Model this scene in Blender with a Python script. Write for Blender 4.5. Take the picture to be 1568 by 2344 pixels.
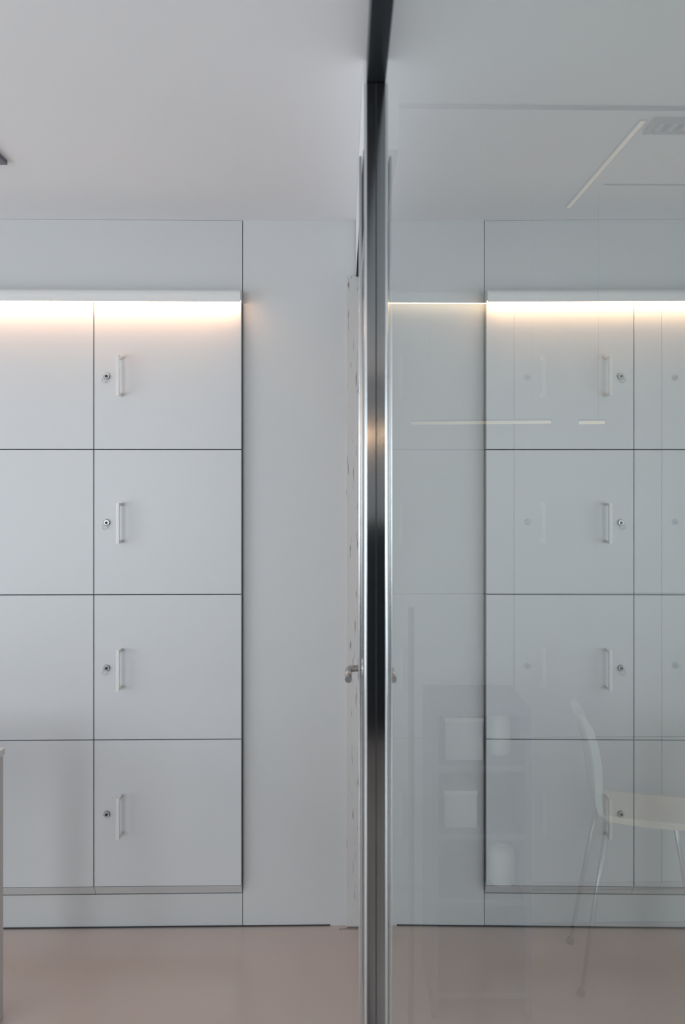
import bpy, bmesh, math, random
from mathutils import Vector, Matrix
random.seed(7)
C = bpy.context.scene.collection
for o in list(bpy.data.objects): bpy.data.objects.remove(o)

# ---------------------------------------------------------------- camera / world / lights / exposure
TH = math.radians(0.97)          # the glass partition meets the locker wall a degree off square
D = 2.605                        # locker wall plane
PX = 0.0677                      # where the glass plane meets the wall
EYE = 1.566
H = 2.48
def P(x, y, z=0.0):              # partition-aligned plan -> room
    dx, dy = x - PX, y - D
    c, s = math.cos(-TH), math.sin(-TH)
    return Vector((PX + c*dx - s*dy, D + s*dx + c*dy, z))

cd = bpy.data.cameras.new('camera'); cam = bpy.data.objects.new('camera', cd); C.objects.link(cam)
cam.location = P(0, 0, EYE); cam.rotation_euler = (math.radians(90), 0, -TH)
cd.sensor_width = 36; cd.sensor_fit = 'AUTO'; cd.lens = 26.0
cd.shift_x = -4/2344.0; cd.shift_y = -72/2344.0
cd.clip_start = 0.02
cd.dof.use_dof = True; cd.dof.focus_distance = 2.58; cd.dof.aperture_fstop = 2.3
bpy.context.scene.camera = cam

sc = bpy.context.scene
sc.view_settings.view_transform = 'Standard'
sc.view_settings.look = 'None'
sc.view_settings.gamma = 1
sc.view_settings.use_curve_mapping = False
sc.view_settings.exposure = -0.13

w = bpy.data.worlds.new('world'); sc.world = w; w.use_nodes = True
w.node_tree.nodes['Background'].inputs[0].default_value = (0.62, 0.72, 0.9, 1)
w.node_tree.nodes['Background'].inputs[1].default_value = 0.6

def area(name, loc, rot, sx, sy, power, col):
    l = bpy.data.lights.new(name, 'AREA'); l.shape = 'RECTANGLE'; l.size = sx; l.size_y = sy
    l.energy = power; l.color = col
    o = bpy.data.objects.new(name, l); C.objects.link(o); o.location = loc; o.rotation_euler = rot
    return o
# daylight from the left window; unseen rear and far-room windows added for fill
area('daylight_near_room', (-3.32, 0.1, 1.15), (0, math.radians(-104), 0), 1.8, 2.7, 50, (0.885, 0.965, 1.0))
area('rear_fill_light', (-2.2, -3.52, 1.45), (math.radians(108), 0, 0), 1.5, 1.7, 62, (0.885, 0.965, 1.0))
area('far_room_fill_light', (3.52, -0.6, 1.35), (0, math.radians(90), 0), 1.6, 2.2, 9.0, (0.86, 0.95, 1.0))

# ---------------------------------------------------------------- materials
def mat(name, col, rough=0.5, metal=0.0, spec=0.5, bump=0.0, bscale=200, var=0.0, vscale=3.0):
    m = bpy.data.materials.new(name); m.use_nodes = True
    nt = m.node_tree; b = nt.nodes['Principled BSDF']
    b.inputs['Base Color'].default_value = (*col, 1)
    b.inputs['Roughness'].default_value = rough
    b.inputs['Metallic'].default_value = metal
    b.inputs['Specular IOR Level'].default_value = spec
    tc = nt.nodes.new('ShaderNodeTexCoord')
    if bump:
        n = nt.nodes.new('ShaderNodeTexNoise'); n.inputs['Scale'].default_value = bscale
        bp = nt.nodes.new('ShaderNodeBump'); bp.inputs['Strength'].default_value = bump; bp.inputs['Distance'].default_value = 0.001
        nt.links.new(tc.outputs['Object'], n.inputs['Vector'])
        nt.links.new(n.outputs['Fac'], bp.inputs['Height']); nt.links.new(bp.outputs['Normal'], b.inputs['Normal'])
    if var:
        n = nt.nodes.new('ShaderNodeTexNoise'); n.inputs['Scale'].default_value = vscale; n.inputs['Detail'].default_value = 5
        r = nt.nodes.new('ShaderNodeMix'); r.data_type = 'RGBA'
        r.inputs[6].default_value = (*[c*(1-var) for c in col], 1); r.inputs[7].default_value = (*[min(1, c*(1+var)) for c in col], 1)
        nt.links.new(tc.outputs['Object'], n.inputs['Vector'])
        nt.links.new(n.outputs['Fac'], r.inputs[0]); nt.links.new(r.outputs[2], b.inputs['Base Color'])
    return m
def emit(name, col, s):
    m = bpy.data.materials.new(name); m.use_nodes = True; nt = m.node_tree
    for n in list(nt.nodes): nt.nodes.remove(n)
    e = nt.nodes.new('ShaderNodeEmission'); e.inputs[0].default_value = (*col, 1); e.inputs[1].default_value = s
    o = nt.nodes.new('ShaderNodeOutputMaterial'); nt.links.new(e.outputs[0], o.inputs[0])
    return m

M_wall = mat('wall_paint', (0.64, 0.65, 0.66), 0.55, bump=0.05)
M_fascia = mat('fascia_paint', (0.62, 0.63, 0.64), 0.5)
M_ceil = mat('ceiling_paint', (0.88, 0.88, 0.90), 0.8, bump=0.05)
M_door = mat('locker_laminate', (0.665, 0.68, 0.70), 0.38, spec=0.4)
M_body = mat('locker_carcass', (0.30, 0.31, 0.33), 0.6)
M_side = mat('locker_edge', (0.33, 0.35, 0.36), 0.6)
M_handle = mat('white_lacquer', (0.80, 0.79, 0.785), 0.35)
M_chrome = mat('brushed_chrome', (0.55, 0.55, 0.56), 0.28, 1.0)
M_lock = mat('lock_nickel', (0.36, 0.36, 0.37), 0.25, 1.0)
M_key = mat('keyhole_black', (0.03, 0.03, 0.03), 0.5)
M_steel = mat('polished_post_steel', (0.36, 0.375, 0.39), 0.10, 1.0)
M_steelb = mat('bright_edge_steel', (0.66, 0.68, 0.70), 0.22, 1.0)
M_dark = mat('dark_anodised_track', (0.05, 0.055, 0.065), 0.32, 0.8)
M_gap = mat('dark_rubber_and_shadow', (0.04, 0.04, 0.045), 0.7)  # dark rubber; also colours the shadow line at the wall foot
M_jamb = None
M_floor = None
M_desk = mat('desk_white_top', (0.74, 0.74, 0.74), 0.35)
M_deskd = mat('desk_dark_leg', (0.10, 0.09, 0.09), 0.45)
M_deskl = mat('desk_pale_edge', (0.62, 0.60, 0.59), 0.5)
M_shell = mat('chair_white_plastic', (0.86, 0.90, 0.88), 0.35)
M_seat = mat('chair_cream_seat', (0.86, 0.76, 0.62), 0.4)
M_shelf = mat('shelf_blue_grey', (0.16, 0.165, 0.21), 0.5)
M_pale = mat('pale_enamel', (0.75, 0.80, 0.78), 0.4)
M_card = mat('pale_card', (0.62, 0.63, 0.66), 0.7)
M_vent = mat('vent_grey', (0.16, 0.165, 0.19), 0.5)
M_slat = mat('vent_slat', (0.36, 0.37, 0.40), 0.5)
M_joint = mat('ceiling_joint', (0.16, 0.17, 0.18), 0.7)
M_led = emit('warm_led', (1.0, 0.56, 0.30), 35.0)
M_led2 = emit('warm_led_far_room', (1.0, 0.66, 0.38), 13.0)
M_pend = emit('warm_pendant', (1.0, 0.83, 0.62), 0.8)
M_slot = emit('slot_light', (1.0, 0.80, 0.64), 0.55)

def jamb_mat():
    m = mat('worn_jamb_paint', (0.62, 0.60, 0.60), 0.5); nt = m.node_tree; b = nt.nodes['Principled BSDF']
    tc = nt.nodes.new('ShaderNodeTexCoord')
    mp = nt.nodes.new('ShaderNodeMapping'); mp.inputs['Scale'].default_value = (150, 60, 9)
    n = nt.nodes.new('ShaderNodeTexNoise'); n.inputs['Scale'].default_value = 1.2; n.inputs['Detail'].default_value = 4
    cr = nt.nodes.new('ShaderNodeValToRGB'); e = cr.color_ramp
    e.elements[0].position = 0.31; e.elements[0].color = (0.12, 0.11, 0.12, 1)
    e.elements[1].position = 0.37; e.elements[1].color = (0.62, 0.605, 0.60, 1)
    nt.links.new(tc.outputs['Object'], mp.inputs[0]); nt.links.new(mp.outputs[0], n.inputs['Vector'])
    nt.links.new(n.outputs['Fac'], cr.inputs[0]); nt.links.new(cr.outputs[0], b.inputs['Base Color'])
    return m
M_jamb = jamb_mat()
def floor_mat():
    m = mat('floor_vinyl', (0.36, 0.27, 0.235), 0.34, spec=0.5); nt = m.node_tree; b = nt.nodes['Principled BSDF']
    b.inputs['Coat Weight'].default_value = 1.0; b.inputs['Coat Roughness'].default_value = 0.22; b.inputs['Coat IOR'].default_value = 2.0
    tc = nt.nodes.new('ShaderNodeTexCoord')
    n = nt.nodes.new('ShaderNodeTexNoise'); n.inputs['Scale'].default_value = 2.2; n.inputs['Detail'].default_value = 3
    r = nt.nodes.new('ShaderNodeMix'); r.data_type = 'RGBA'
    r.inputs[6].default_value = (0.55, 0.43, 0.375, 1); r.inputs[7].default_value = (0.64, 0.535, 0.485, 1)
    nt.links.new(tc.outputs['Object'], n.inputs['Vector']); nt.links.new(n.outputs['Fac'], r.inputs[0])
    nt.links.new(r.outputs[2], b.inputs['Base Color'])
    n2 = nt.nodes.new('ShaderNodeTexNoise'); n2.inputs['Scale'].default_value = 120
    bp = nt.nodes.new('ShaderNodeBump'); bp.inputs['Strength'].default_value = 0.08; bp.inputs['Distance'].default_value = 0.001
    nt.links.new(tc.outputs['Object'], n2.inputs['Vector']); nt.links.new(n2.outputs['Fac'], bp.inputs['Height'])
    nt.links.new(bp.outputs['Normal'], b.inputs['Normal'])
    return m
M_floor = floor_mat()
def glass_mat(name, r0, r1, p, tint, rt=(0.93, 0.975, 0.98)):
    # reflective-coated pane: reflectance rises from r0 (square on) to r1 (grazing)
    m = bpy.data.materials.new(name); m.use_nodes = True; nt = m.node_tree
    for n in list(nt.nodes): nt.nodes.remove(n)
    lw = nt.nodes.new('ShaderNodeLayerWeight'); lw.inputs[0].default_value = 0.5
    pw = nt.nodes.new('ShaderNodeMath'); pw.operation = 'POWER'; pw.inputs[1].default_value = p
    mr = nt.nodes.new('ShaderNodeMapRange'); mr.inputs[3].default_value = r0; mr.inputs[4].default_value = r1
    g = nt.nodes.new('ShaderNodeBsdfGlossy'); g.inputs['Roughness'].default_value = 0.0; g.inputs[0].default_value = (*rt, 1)
    t = nt.nodes.new('ShaderNodeBsdfTransparent'); t.inputs[0].default_value = (*tint, 1)
    mx = nt.nodes.new('ShaderNodeMixShader'); o = nt.nodes.new('ShaderNodeOutputMaterial')
    nt.links.new(lw.outputs['Facing'], pw.inputs[0]); nt.links.new(pw.outputs[0], mr.inputs[0])
    nt.links.new(mr.outputs[0], mx.inputs[0]); nt.links.new(t.outputs[0], mx.inputs[1]); nt.links.new(g.outputs[0], mx.inputs[2])
    nt.links.new(mx.outputs[0], o.inputs[0])
    return m
M_coat = glass_mat('coated_glass_face', 0.30, 0.90, 2.0, (0.85, 0.92, 0.89))
M_clear = glass_mat('clear_glass_face', 0.0, 0.04, 5, (0.95, 0.97, 0.96))

# ---------------------------------------------------------------- helpers
def box(bm, x0, x1, y0, y1, z0, z1, bev=0.0, mi=0):
    t = bmesh.new(); bmesh.ops.create_cube(t, size=1)
    for v in t.verts:
        v.co = Vector(((x0+x1)/2 + v.co.x*(x1-x0), (y0+y1)/2 + v.co.y*(y1-y0), (z0+z1)/2 + v.co.z*(z1-z0)))
    if bev: bmesh.ops.bevel(t, geom=list(t.edges), offset=bev, segments=2, affect='EDGES', profile=0.7)
    for f in t.faces: f.material_index = mi
    me = bpy.data.meshes.new('t'); t.to_mesh(me); bm.from_mesh(me); t.free(); bpy.data.meshes.remove(me)
def tube(bm, pts, r, seg=16, caps=True):
    pts = [Vector(p) for p in pts]; rings = []
    n = len(pts); rr = r if isinstance(r, (list, tuple)) else [r]*n
    up = None
    for i, p in enumerate(pts):
        d = (pts[min(i+1, n-1)] - pts[max(i-1, 0)]).normalized()
        if up is None:
            a = Vector((0, 0, 1)) if abs(d.z) < 0.9 else Vector((1, 0, 0))
            up = (a - d*a.dot(d)).normalized()
        else: up = (up - d*up.dot(d)).normalized()
        s = d.cross(up)
        rings.append([bm.verts.new(p + (up*math.cos(2*math.pi*k/seg) + s*math.sin(2*math.pi*k/seg))*rr[i]) for k in range(seg)])
    for a, b in zip(rings, rings[1:]):
        for k in range(seg): bm.faces.new((a[k], a[(k+1) % seg], b[(k+1) % seg], b[k])).smooth = True
    if caps: bm.faces.new(rings[0][::-1]); bm.faces.new(rings[-1])
def prism(bm, prof, x0, x1):         # profile in (y, z), extruded along x
    a = [bm.verts.new((x0, y, z)) for y, z in prof]; b = [bm.verts.new((x1, y, z)) for y, z in prof]
    n = len(prof); bm.faces.new(a[::-1]); bm.faces.new(b)
    for k in range(n): bm.faces.new((a[k], a[(k+1) % n], b[(k+1) % n], b[k]))
def vprism(bm, prof, z0, z1):        # profile in (x, y), extruded up
    a = [bm.verts.new((x, y, z0)) for x, y in prof]; b = [bm.verts.new((x, y, z1)) for x, y in prof]
    n = len(prof); bm.faces.new(a[::-1]); bm.faces.new(b)
    for k in range(n): bm.faces.new((a[k], a[(k+1) % n], b[(k+1) % n], b[k]))
def lathe(bm, prof, c, axis='z', seg=24):
    rings = []
    for r, h in prof:
        ring = []
        for k in range(seg):
            u, v = r*math.cos(2*math.pi*k/seg), r*math.sin(2*math.pi*k/seg)
            p = (u, v, h) if axis == 'z' else (u, h, v)
            ring.append(bm.verts.new(Vector(c) + Vector(p)))
        rings.append(ring)
    for a, b in zip(rings, rings[1:]):
        for k in range(seg): bm.faces.new((a[k], a[(k+1) % seg], b[(k+1) % seg], b[k])).smooth = True
    bm.faces.new(rings[0][::-1]); bm.faces.new(rings[-1])
def obj(name, bm, mats, parent=None, label=None):
    bmesh.ops.recalc_face_normals(bm, faces=list(bm.faces))
    me = bpy.data.meshes.new(name); bm.to_mesh(me); bm.free()
    for m in (mats if isinstance(mats, (list, tuple)) else [mats]): me.materials.append(m)
    o = bpy.data.objects.new(name, me); C.objects.link(o)
    if parent: o.parent = parent
    if label: o['label'] = label
    return o
def thing(name, label, cat, loc, rz=0.0, group=None):
    o = bpy.data.objects.new(name, None); C.objects.link(o); o.empty_display_size = 0.05
    o.location = loc; o.rotation_euler = (0, 0, rz); o['label'] = label; o['category'] = cat
    if group: o['group'] = group
    return o
def struct(name, bm, m, loc=(0, 0, 0), rz=0.0):
    o = obj(name, bm, m); o['kind'] = 'structure'; o.location = loc; o.rotation_euler = (0, 0, rz); return o
def B(*a, **k):
    bm = bmesh.new(); box(bm, *a, **k); return bm

# ---------------------------------------------------------------- setting
XL, XR, YN = -3.3, 3.5, -3.5         # room ends
LX0, LXC, LX1 = -1.378, -0.8676, -0.3570 # lockers, near room: column joints
TOP = 2.183; BOT = 0.1185; OUT = 0.030    # locker face stands out of the wall
ROWS = [TOP, 1.6735, 1.1708, 0.668, 0.1590]    # row joints (top to bottom)
FX = [0.10, 0.5933, 1.1131, 1.633]             # lockers in the room beyond the glass

struct('floor', B(XL-.2, XR+.2, YN-.2, D+.8, -0.1, 0.0), M_floor)
struct('ceiling', B(XL-.2, XR+.2, YN-.2, D+.8, H, H+0.1), M_ceil)
bm = bmesh.new()
box(bm, LX1+0.0015, FX[0]-0.0015, D, D+0.6, 0.0, H)                      # pier between the two banks
box(bm, XL-.2, LX0-1.2, D, D+0.6, 0.0, H)
box(bm, FX[3]+0.0015, XR+.2, D, D+0.6, 0.0, H)
box(bm, LX0-1.2, LX1+0.0015, D+0.5, D+0.6, 0.0, H); box(bm, FX[0]-0.0015, FX[3]+0.0015, D+0.5, D+0.6, 0.0, H)
struct('wall_back', bm, M_wall)
struct('trim_1', B(LX0-1.199, LX1-0.0012, D+0.001, D+0.499, TOP+0.046, H-0.001), M_fascia)
struct('trim_2', B(LX0-1.199, LX1-0.0008, D+0.001, D+0.499, 0.002, BOT-0.003), M_fascia)
struct('trim_3', B(FX[0], FX[3], D+0.001, D+0.499, TOP+0.046, H-0.001), M_fascia)
struct('trim_4', B(FX[0], FX[3], D+0.001, D+0.499, 0.002, BOT-0.003), M_fascia)

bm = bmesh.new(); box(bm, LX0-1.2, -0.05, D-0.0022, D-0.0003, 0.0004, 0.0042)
struct('shadow_line_back', bm, M_gap)  # dark strip drawn as the shadow line where wall meets floor

def wall_x(name, x0, x1, yh0, yh1, zh0, zh1):
    bm = bmesh.new()
    box(bm, x0, x1, YN-.2, yh0, 0, H); box(bm, x0, x1, yh1, D-0.001, 0, H)
    box(bm, x0, x1, yh0, yh1, 0, zh0); box(bm, x0, x1, yh0, yh1, zh1, H)
    struct(name, bm, M_wall)
wall_x('wall_left', XL-.2, XL, -1.3, 1.5, 0.2, 2.2)
wall_x('wall_right', XR, XR+.2, -1.8, 0.6, 0.55, 2.15)
bm = bmesh.new()
box(bm, XL, -3.0, YN-.2, YN, 0, H); box(bm, -1.4, XR, YN-.2, YN, 0, H)
box(bm, -3.0, -1.4, YN-.2, YN, 0, 0.55); box(bm, -3.0, -1.4, YN-.2, YN, 2.35, H)
struct('wall_rear', bm, M_wall)
def win(name, along, lo, hi, z0, z1, at):
    bm = bmesh.new(); t = 0.04
    def b(a0, a1, c0, c1):
        if along == 'y': box(bm, at-.03, at+.03, a0, a1, c0, c1)
        else: box(bm, a0, a1, at-.03, at+.03, c0, c1)
    b(lo, lo+t, z0, z1); b(hi-t, hi, z0, z1); b(lo+t, hi-t, z0, z0+t); b(lo+t, hi-t, z1-t, z1); m_ = (lo+hi)/2
    b(m_-t/2, m_+t/2, z0+t, z1-t)
    struct(name, bm, M_handle)
win('window_1', 'y', -1.3, 1.5, 0.2, 2.2, XL-0.12)
win('added_window_2', 'y', -1.8, 0.6, 0.55, 2.15, XR+0.12)  # unseen window, added to light the far room
win('added_window_3', 'x', -3.0, -1.4, 0.55, 2.35, YN-0.12)  # unseen window, added so fill light comes from behind

# plaster bulkhead over the door, with its dark shadow gap underneath; the painted jamb against the wall
o = struct('trim_5', B(-0.0265, 0.05, -1.0, -0.014, 2.285, H-0.001), M_ceil, P(PX, D), -TH)
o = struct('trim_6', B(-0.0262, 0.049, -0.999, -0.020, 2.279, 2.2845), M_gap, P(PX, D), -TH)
o = struct('trim_7', B(-0.060, -0.0145, -0.016, -0.0015, 0.004, 2.281, bev=0.0015), M_jamb, P(PX, D), -TH)

# ---------------------------------------------------------------- lockers
LW = 0.52
def make_locker(label, group, x0, x1, z0, z1, ring=True, base=False, hand=True):
    """front at y=D-OUT; root on the lower left corner of the front"""
    t = thing('locker', label, 'locker', (x0, D-OUT, z0), 0, group)
    w_, h = x1-x0, z1-z0; g = 0.0017
    db = 0.0
    bm = bmesh.new(); box(bm, g, w_-g, 0.0, 0.018, g, h-g, bev=0.0012)
    d = obj('door', bm, M_door, t)
    bm = bmesh.new(); lo = -0.0375 if base else 0.0
    box(bm, 0.0004, w_-0.0004, 0.0285 if base else 0.0185, 0.47, lo+0.0004, h-0.0004)
    obj('body', bm, M_side, t)
    if base:
        bm = bmesh.new(); prism(bm, [(0.0002, 0.0), (0.026, -0.0375), (0.0282, -0.0375), (0.0282, 0.0)], g*0.5, w_-g*0.5)
        obj('base_rail', bm, M_fascia, t, 'bevelled rail under the lowest door')
    # bow handle
    hx, hc = 0.096, h*0.495
    bm = bmesh.new(); L = 0.070
    box(bm, hx-0.0075, hx+0.0035, -0.043, -0.033, hc-L, hc+L, bev=0.0022)
    for s in (-1, 1):
        box(bm, hx-0.0065, hx+0.0025, -0.035, -0.0002, hc+s*(L-0.006)-0.005, hc+s*(L-0.006)+0.005, bev=0.0016)
    obj('handle', bm, M_handle, d)
    # cam lock
    lx, lz = 0.0455, hc+0.001
    bm = bmesh.new()
    lathe(bm, [(0.0112, -0.0005), (0.0112, -0.004), (0.0102, -0.0065), (0.0085, -0.0075), (0.0080, -0.0066)], (lx, 0, lz), 'y', 28)
    lk = obj('lock', bm, M_lock, d)
    bm = bmesh.new(); lathe(bm, [(0.0046, -0.0060), (0.0046, -0.0090)], (lx, 0, lz), 'y', 20)
    box(bm, lx-0.0011, lx+0.0011, -0.0096, -0.009, lz-0.0046, lz+0.0046)
    if ring:
        bm2 = bmesh.new(); R = 0.0095; cz = lz-0.0135
        cx_ = lx-0.004
        pts = [(cx_+R*math.cos(a), -0.0095+0.001*math.sin(a), cz+R*math.sin(a)) for a in [2*math.pi*k/28 for k in range(29)]]
        tube(bm2, pts, 0.0008, 8); 
        for v in bm.verts: pass
        obj('key_ring', bm2, M_lock, t)
    obj('keyhole', bm, M_key, t)
    return t
G1 = 'white lockers of the near room'
lab_c = ['top white locker beside the plain wall, directly under the warm light strip',
         'second white locker down beside the plain wall, with a key ring on its lock',
         'third white locker down beside the plain wall, with a key ring on its lock',
         'bottom white locker beside the plain wall, its lock without a key ring']
lab_l = ['white locker at the left edge of the picture, right under the light strip',
         'white locker at the left edge of the picture, second row down',
         'white locker at the left edge of the picture, third row down',
         'white locker at the left edge of the picture, bottom row, behind the desk']
for k in range(4):
    make_locker(lab_c[k], G1, LXC, LX1, ROWS[k+1], ROWS[k]-0.0, ring=(k < 3), base=(k == 3))
    make_locker(lab_l[k], G1, LX0, LXC, ROWS[k+1], ROWS[k]-0.0, ring=(k == 1), base=(k == 3))
G2 = 'lockers in the room behind the glass'
rn = ['top', 'second', 'third', 'bottom']
cn = ['narrow faint locker just right of the steel post behind the glass, %s row',
      'faint locker seen through the middle of the glass pane, %s row',
      'faint locker at the right edge of the glass pane, behind the white chair, %s row']
for c in range(3):
    for k in range(4):
        make_locker(cn[c] % rn[k], G2, FX[c], FX[c+1], ROWS[k+1], ROWS[k], ring=False, base=(k == 3))

# valance + led strip above each bank
def light_strip(label, x0, x1, led, endcap):
    t = thing('light_strip', label, 'light strip', (x0, D, TOP), 0)
    L = x1-x0
    prof = [(-0.001, 0.0452), (-0.004, 0.0450), (-0.050, 0.0385), (-0.058, 0.036), (-0.064, 0.029), (-0.066, 0.020), (-0.066, -0.0045), (-0.061, -0.0045), (-0.061, 0.0015), (-0.001, 0.0015)]
    bm = bmesh.new(); prism(bm, prof, 0, L)
    obj('valance', bm, M_handle, t)
    obj('diffuser', B(0.002, L-0.001, -0.060, -0.044, -0.0045, 0.0012), led, t, 'glowing warm white light bar')
    return t
light_strip('warm glowing light strip along the top of the near lockers, left of the post', LX0-1.1, LX1, M_led, True)
light_strip('thin warm light strip over the faint lockers behind the glass', FX[0]+0.005, FX[3], M_led2, False)

# ---------------------------------------------------------------- glass partition
ZP = 1.570     # front of the post, measured from the camera side
t = thing('glass_partition', 'full-height reflective glass partition with a polished steel end post, mirroring the lockers', 'glass partition', P(PX, ZP), -TH)
bm = bmesh.new()
box(bm, 0.0, 0.010, -2.35, -0.002, 0.03, 2.425)
pane = obj('pane', bm, [M_clear, M_coat], t, 'large reflective glass pane')
for f in pane.data.polygons:
    if f.normal.x < -0.5: f.material_index = 1
# post: two flat faces with a shallow groove between, bright rounded arrises
hw = 0.0255
bm = bmesh.new()
vprism(bm, [(-hw+0.006, 0.0), (-0.0012, 0.0), (-0.0012, 0.004), (0.0012, 0.004), (0.0012, 0.0), (hw-0.006, 0.0), (hw-0.006, 0.045), (-hw+0.006, 0.045)], 0.002, 2.41)
obj('post', bm, M_steel, t, 'dark polished steel post')
obj('groove', B(-0.0012, 0.0012, 0.0008, 0.0038, 0.003, 2.409), M_gap, t, 'dark groove down the middle of the post')
for s in (-1, 1):
    n = 6; prof = [(s*(hw-0.0058), 0.0003)]
    for k in range(n+1):
        a = math.pi/2*k/n
        prof.append((s*(hw-0.0058 + 0.0058*math.sin(a)), 0.0063 - 0.006*math.cos(a)))
    prof += [(s*hw, 0.044), (s*(hw-0.0058), 0.044)]
    bm = bmesh.new(); vprism(bm, prof if s > 0 else prof[::-1], 0.002, 2.41)
    obj('edge_profile', bm, M_steelb, t, 'bright rounded edge of the post')
obj('seal', B(-0.0355, -0.0295, 0.035, 0.07, 0.002, 2.27, bev=0.001), M_steelb, t, 'slim bright strip left of the post')
bm = bmesh.new(); box(bm, -0.020, 0.018, -2.35, 0.045, 2.412, H-0.001, bev=0.001)
obj('head_track', bm, M_dark, t, 'dark metal track along the ceiling')
obj('floor_track', B(-0.006, 0.016, -2.35, -0.001, 0.001, 0.03), M_dark, t)

# door in the partition, seen edge on
dr = struct('door_1', B(-0.0137, 0.012, -0.99, -0.935, 0.008, 2.272, bev=0.001), M_chrome, P(PX, D), -TH)
def dpart(name, bm, m, par=dr, label=None): return obj(name, bm, m, par, label)
dpart('stile', B(-0.0137, 0.012, -0.085, -0.022, 0.008, 2.272, bev=0.001), M_chrome)
dpart('rail', B(-0.0135, 0.0118, -0.9345, -0.0855, 2.20, 2.272), M_chrome)
dpart('rail', B(-0.0135, 0.0118, -0.9345, -0.0855, 0.008, 0.09), M_chrome)
dpart('pane', B(-0.004, 0.004, -0.9345, -0.0855, 0.0905, 2.1995), M_clear)
def lever(s):
    bm = bmesh.new(); z = 1.062; y = 1.985-D; xo = -0.0572 if s < 0 else 0.0585
    x_in = -0.0137 if s < 0 else 0.012
    R = 0.0088
    pts = [(x_in, y, z), (xo*0.6, y, z)]
    cx = xo - s*0.020
    for k in range(9):
        a = math.pi/2*k/8
        pts.append((cx + s*0.020*math.sin(a), y - 0.020*(1-math.cos(a)), z))
    pts.append((xo, y-0.105, z-0.002))
    tube(bm, pts, R, 20)
    lathe2 = bmesh.new()
    h = dpart('lever_handle', bm, M_chrome, dr, 'brushed steel lever handle')
    bm = bmesh.new(); lo, hi = (x_in-0.008, x_in) if s < 0 else (x_in, x_in+0.008)
    tube(bm, [(lo, y, z), (hi, y, z)], 0.026, 28)
    obj('rose', bm, M_chrome, h)
    lathe2.free()
lever(-1); lever(1)

# grit swept into the corner at the foot of the jamb
bm = bmesh.new()
for k in range(60):
    x = random.gauss(0.0, 0.018)-0.048; y = -0.0205-abs(random.gauss(0, 0.0035)); r = random.uniform(0.0006, 0.0018)
    x = min(x, -0.010)
    mt = Matrix.Translation((x, y, r*0.8)) @ Matrix.Rotation(random.random()*3, 4, 'Z')
    bmesh.ops.create_icosphere(bm, subdivisions=1, radius=r, matrix=mt)
g = obj('floor_dirt', bm, mat('grit', (0.30, 0.28, 0.27), 0.9, var=0.6, vscale=300)); g.location = P(PX, D); g.rotation_euler = (0, 0, -TH)
g['label'] = 'dusty crumbs of dirt on the floor at the foot of the door jamb'; g['category'] = 'dirt'; g['kind'] = 'stuff'

# ---------------------------------------------------------------- near room: desk, ceiling vent, added dark block and light behind
t = thing('desk', 'corner of a white-topped desk on a dark leg at the lower left edge', 'desk', P(-1.66, 1.80), -TH)
bm = bmesh.new(); box(bm, -0.67, 0.667, -0.36, 0.366, 0.765, 0.785, bev=0.002); obj('tabletop', bm, M_desk, t)
for sx in (-1, 1):
    for sy in (-1, 1):
        x = sx*0.637; y = sy*0.337
        l = obj('leg', B(x-0.024, x+0.022, y-0.024, y+0.024, 0.0, 0.7645, bev=0.002), M_deskd, t)
        obj('edge_strip', B(x+0.0225, x+0.0265, y-0.0245, y+0.024, 0.001, 0.7640), M_deskl, l)
for sy in (-1, 1):
    obj('apron', B(-0.612, 0.612, sy*0.337-0.012, sy*0.337+0.012, 0.70, 0.7645), M_deskd, t)

def ceiling_vent(label, cx, cy, sx, sy, nx):
    t = thing('ceiling_vent', label, 'vent', (cx, cy, H), 0)
    bm = bmesh.new(); f = 0.014; hx, hy = sx/2, sy/2
    for a in ((-hx, hx, -hy, -hy+f), (-hx, hx, hy-f, hy), (-hx, -hx+f, -hy+f, hy-f), (hx-f, hx, -hy+f, hy-f)):
        box(bm, a[0], a[1], a[2], a[3], -0.012, -0.0005)
    obj('frame', bm, M_vent, t)
    obj('backing', B(-hx+f, hx-f, -hy+f, hy-f, -0.003, -0.0005), M_gap, t)
    for k in range(nx):
        x = -hx+f + (2*hx-2*f)*(k+0.5)/nx
        obj('slat', B(x-0.006, x+0.006, -hy+f, hy-f, -0.010, -0.0035), M_slat, t)
    return t
p = P(-0.963, 2.114)
ceiling_vent('grey ceiling vent whose corner shows at the upper left edge', p.x-0.30, p.y-0.30, 0.60, 0.60, 10)
p = P(0.778, 1.893)
ceiling_vent('slim slotted ceiling vent behind the glass at the upper right', p.x+0.45, p.y, 0.90, 0.07, 26)
# joints of the ceiling beyond the glass, and its slot light
p = P(0.105, 1.80); struct('trim_8', B(p.x, XR-0.05, p.y-0.009, p.y+0.009, H-0.004, H-0.0005), M_joint)
p = P(0.80, 2.28); struct('trim_9', B(p.x, XR-0.05, p.y-0.003, p.y+0.003, H-0.002, H-0.0005), M_joint)
p0 = P(0.757, 1.87)
t = thing('slot_light', 'pale diagonal slot light in the ceiling behind the glass, beside the slotted vent', 'light', (p0.x, p0.y, H), 0)
obj('frame', B(-0.010, 0.010, 0.0, 0.60, -0.0035, -0.0005), M_slat, t)
obj('diffuser', B(-0.006, 0.006, 0.004, 0.596, -0.006, -0.0036), M_slot, t)

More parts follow.
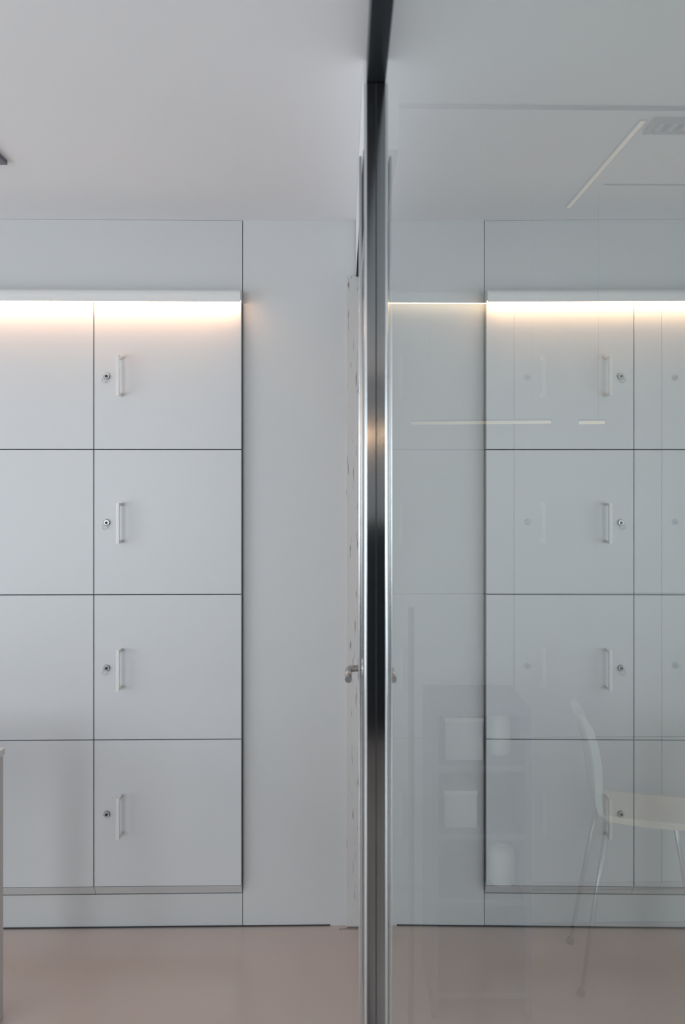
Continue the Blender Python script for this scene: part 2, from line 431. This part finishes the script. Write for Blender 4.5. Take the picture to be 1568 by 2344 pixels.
t = thing('person_standin', 'added dark block behind the viewpoint, in place of the person reflected black in the post', 'stand-in', (0.22, -1.35, 0), 0)  # added block: gives the post the dark reflection of the person at the camera
obj('body', B(-0.80, 0.62, -0.40, 0.0, 0.08, 1.30, bev=0.003), mat('standin_navy', (0.012, 0.015, 0.022), 0.6), t)
obj('plinth', B(-0.78, 0.60, -0.38, -0.02, 0.0, 0.08), M_gap, t)
t = thing('light_strip', 'warm light strip on the rear wall, seen only as the orange glint in the post', 'light strip', (0.3, YN+0.002, 1.98), 0)
obj('housing', B(-0.4, 1.6, 0.0, 0.05, 0.02, 0.06), M_fascia, t)
obj('diffuser', B(-0.39, 1.59, 0.01, 0.045, -0.02, 0.0195), M_led, t)

# ---------------------------------------------------------------- room beyond the glass
# chair: pale shell on four slim splayed legs, seen side on, facing right
cz = 0.531
t = thing('chair', 'white moulded chair with a cream seat and slim metal legs behind the glass', 'chair', P(0.94, 2.343), -TH-math.radians(10))
def chair():
    # shell back: bent sheet with thickness
    prof = [(-0.120, cz-0.002), (-0.138, cz+0.010), (-0.147, cz+0.04), (-0.153, cz+0.10), (-0.160, cz+0.155), (-0.171, cz+0.21), (-0.186, cz+0.265), (-0.206, cz+0.307)]
    th = [0.010, 0.016, 0.020, 0.022, 0.024, 0.024, 0.024, 0.012]
    n = 14; bm = bmesh.new(); rows = []
    for j in range(n+1):
        v = -1 + 2*j/n; y = v*0.100; ring = []
        bow = 0.016*(v*v)
        for (x, z), q in zip(prof, th): ring.append((x+bow*min(1, (z-cz)*6)-q/2, y, z))
        back = [(x+bow*min(1, (z-cz)*6)+q/2, y, z) for (x, z), q in zip(prof, th)][::-1]
        rows.append([bm.verts.new(c) for c in ring+back])
    m = len(rows[0])
    for a, b in zip(rows, rows[1:]):
        for k in range(m): bm.faces.new((a[k], a[(k+1) % m], b[(k+1) % m], b[k])).smooth = True
    bm.faces.new(rows[0][::-1]); bm.faces.new(rows[-1])
    obj('backrest', bm, M_shell, t)
    bm = bmesh.new(); rows = []
    for j in range(n+1):
        v = -1 + 2*j/n; y = v*0.108; ring = []
        e = 1-0.12*v**4
        top = [(-0.132*e, cz+0.002), (-0.11, cz+0.000), (0.0, cz-0.006), (0.12, cz-0.008), (0.18*e, cz-0.010), (0.215*e, cz-0.022)]
        bot = [(0.212*e, cz-0.030), (0.17, cz-0.026), (0.0, cz-0.026), (-0.11, cz-0.018), (-0.132*e, cz-0.012)]
        rows.append([bm.verts.new((x, y, z+0.010*v*v)) for x, z in top+bot])
    m = len(rows[0])
    for a, b in zip(rows, rows[1:]):
        for k in range(m): bm.faces.new((a[k], a[(k+1) % m], b[(k+1) % m], b[k])).smooth = True
    bm.faces.new(rows[0][::-1]); bm.faces.new(rows[-1])
    obj('seat', bm, M_seat, t, 'cream seat')
    for sx in (-1, 1):
        for sy in (-1, 1):
            bm = bmesh.new(); tube(bm, [(sx*0.115, sy*0.085, cz-0.0215), (sx*0.155, sy*0.11, 0.28), (sx*0.20, sy*0.13, 0.006)], [0.010, 0.008, 0.006], 12)
            l = obj('leg', bm, M_chrome, t)
            bm = bmesh.new(); lathe(bm, [(0.012, 0.0), (0.012, 0.010), (0.008, 0.018)], (sx*0.20, sy*0.13, 0.0005), 'z', 16)
            obj('foot', bm, M_gap, l)
chair()

# shelving unit with pale things on it
t = thing('shelving_unit', 'dim blue-grey open shelving unit behind the glass, right of the steel post', 'shelf', P(0.40, 2.28), -TH)
W2, D2, SH = 0.135, 0.13, 0.900
for sx in (-1, 1):
    obj('side_panel', B(sx*W2-0.009, sx*W2+0.009, -D2, D2, 0.0, SH), M_shelf, t)
obj('back_panel', B(-W2+0.009, W2-0.009, D2-0.008, D2, 0.02, SH), M_shelf, t)
sz = [0.06, 0.33, 0.52, 0.72, SH-0.018]
for z in sz: obj('shelf', B(-W2+0.009, W2-0.009, -D2, D2-0.0085, z, z+0.018), M_shelf, t)
def on_shelf(dx, dy, z): v = P(0.40+dx, 2.28+dy); return (v.x, v.y, z+0.0182)
def carton(label, dx, w_, h, z):
    t = thing('carton', label, 'box', on_shelf(dx, -0.03, z), -TH)
    obj('body', B(-w_/2, w_/2, -0.06, 0.06, 0.0, h-0.012), M_card, t)
    obj('lid', B(-w_/2-0.002, w_/2+0.002, -0.062, 0.062, h-0.0118, h), M_pale, t)
carton('pale carton beside the canister on the upper shelf behind the glass', -0.045, 0.11, 0.125, 0.72)
carton('pale carton on the middle shelf behind the glass, below the canister', -0.055, 0.095, 0.11, 0.52)
def canister(label, dx, r, h, z):
    t = thing('canister', label, 'canister', on_shelf(dx, -0.03, z), -TH)
    bm = bmesh.new(); lathe(bm, [(r*0.9, 0), (r, 0.008), (r, h*0.7), (r*0.85, h*0.88), (r*0.5, h*0.95)], (0, 0, 0), 'z', 28); obj('body', bm, M_pale, t)
    bm = bmesh.new(); lathe(bm, [(r*0.5, h*0.951), (r*0.5, h), (r*0.4, h*1.02)], (0, 0, 0), 'z', 24); obj('cap', bm, M_pale, t)
canister('pale rounded canister on the upper shelf behind the glass', 0.070, 0.036, 0.138, 0.72)
canister('squat pale canister on the lower shelf behind the glass', 0.080, 0.040, 0.12, 0.33)

# slim floor pole
t = thing('floor_pole', 'slim dark upright pole behind the glass, just right of the steel post', 'pole', P(0.172, 1.90), -TH)
bm = bmesh.new(); tube(bm, [(0, 0, 0.012), (0, 0, 1.24)], 0.008, 16); obj('shaft', bm, M_shelf, t)
bm = bmesh.new(); lathe(bm, [(0.06, 0.0), (0.06, 0.008), (0.02, 0.014)], (0, 0, 0), 'z', 28); obj('base', bm, M_shelf, t)

# slim pendant bar lamps
def pendant(label, x0, x1, y0, y1, z):
    a, b = P(x0, y0), P(x1, y1); d = b-a; L = d.length; rz = math.atan2(d.y, d.x)
    t = thing('pendant_lamp', label, 'lamp', (a.x, a.y, z), rz, 'slim bar lamps behind the glass')
    obj('housing', B(0, L, -0.006, 0.006, 0.0045, 0.010), M_slat, t)
    obj('diffuser', B(0.002, L-0.002, -0.006, 0.006, -0.0045, 0.0044), M_pend, t)
    for q in (0.06, L-0.06 if L > 0.2 else L-0.02):
        bm = bmesh.new(); tube(bm, [(q, 0, 0.010), (q, 0, H-z-0.001)], 0.00025, 6); obj('wire', bm, M_slat, t)
pendant('longer slim warm bar lamp hanging behind the glass', 0.215, 0.658, 2.40, 2.35, EYE+0.186)
pendant('short faint bar lamp hanging behind the glass, right of the longer one', 0.745, 0.825, 2.35, 2.34, EYE+0.184)
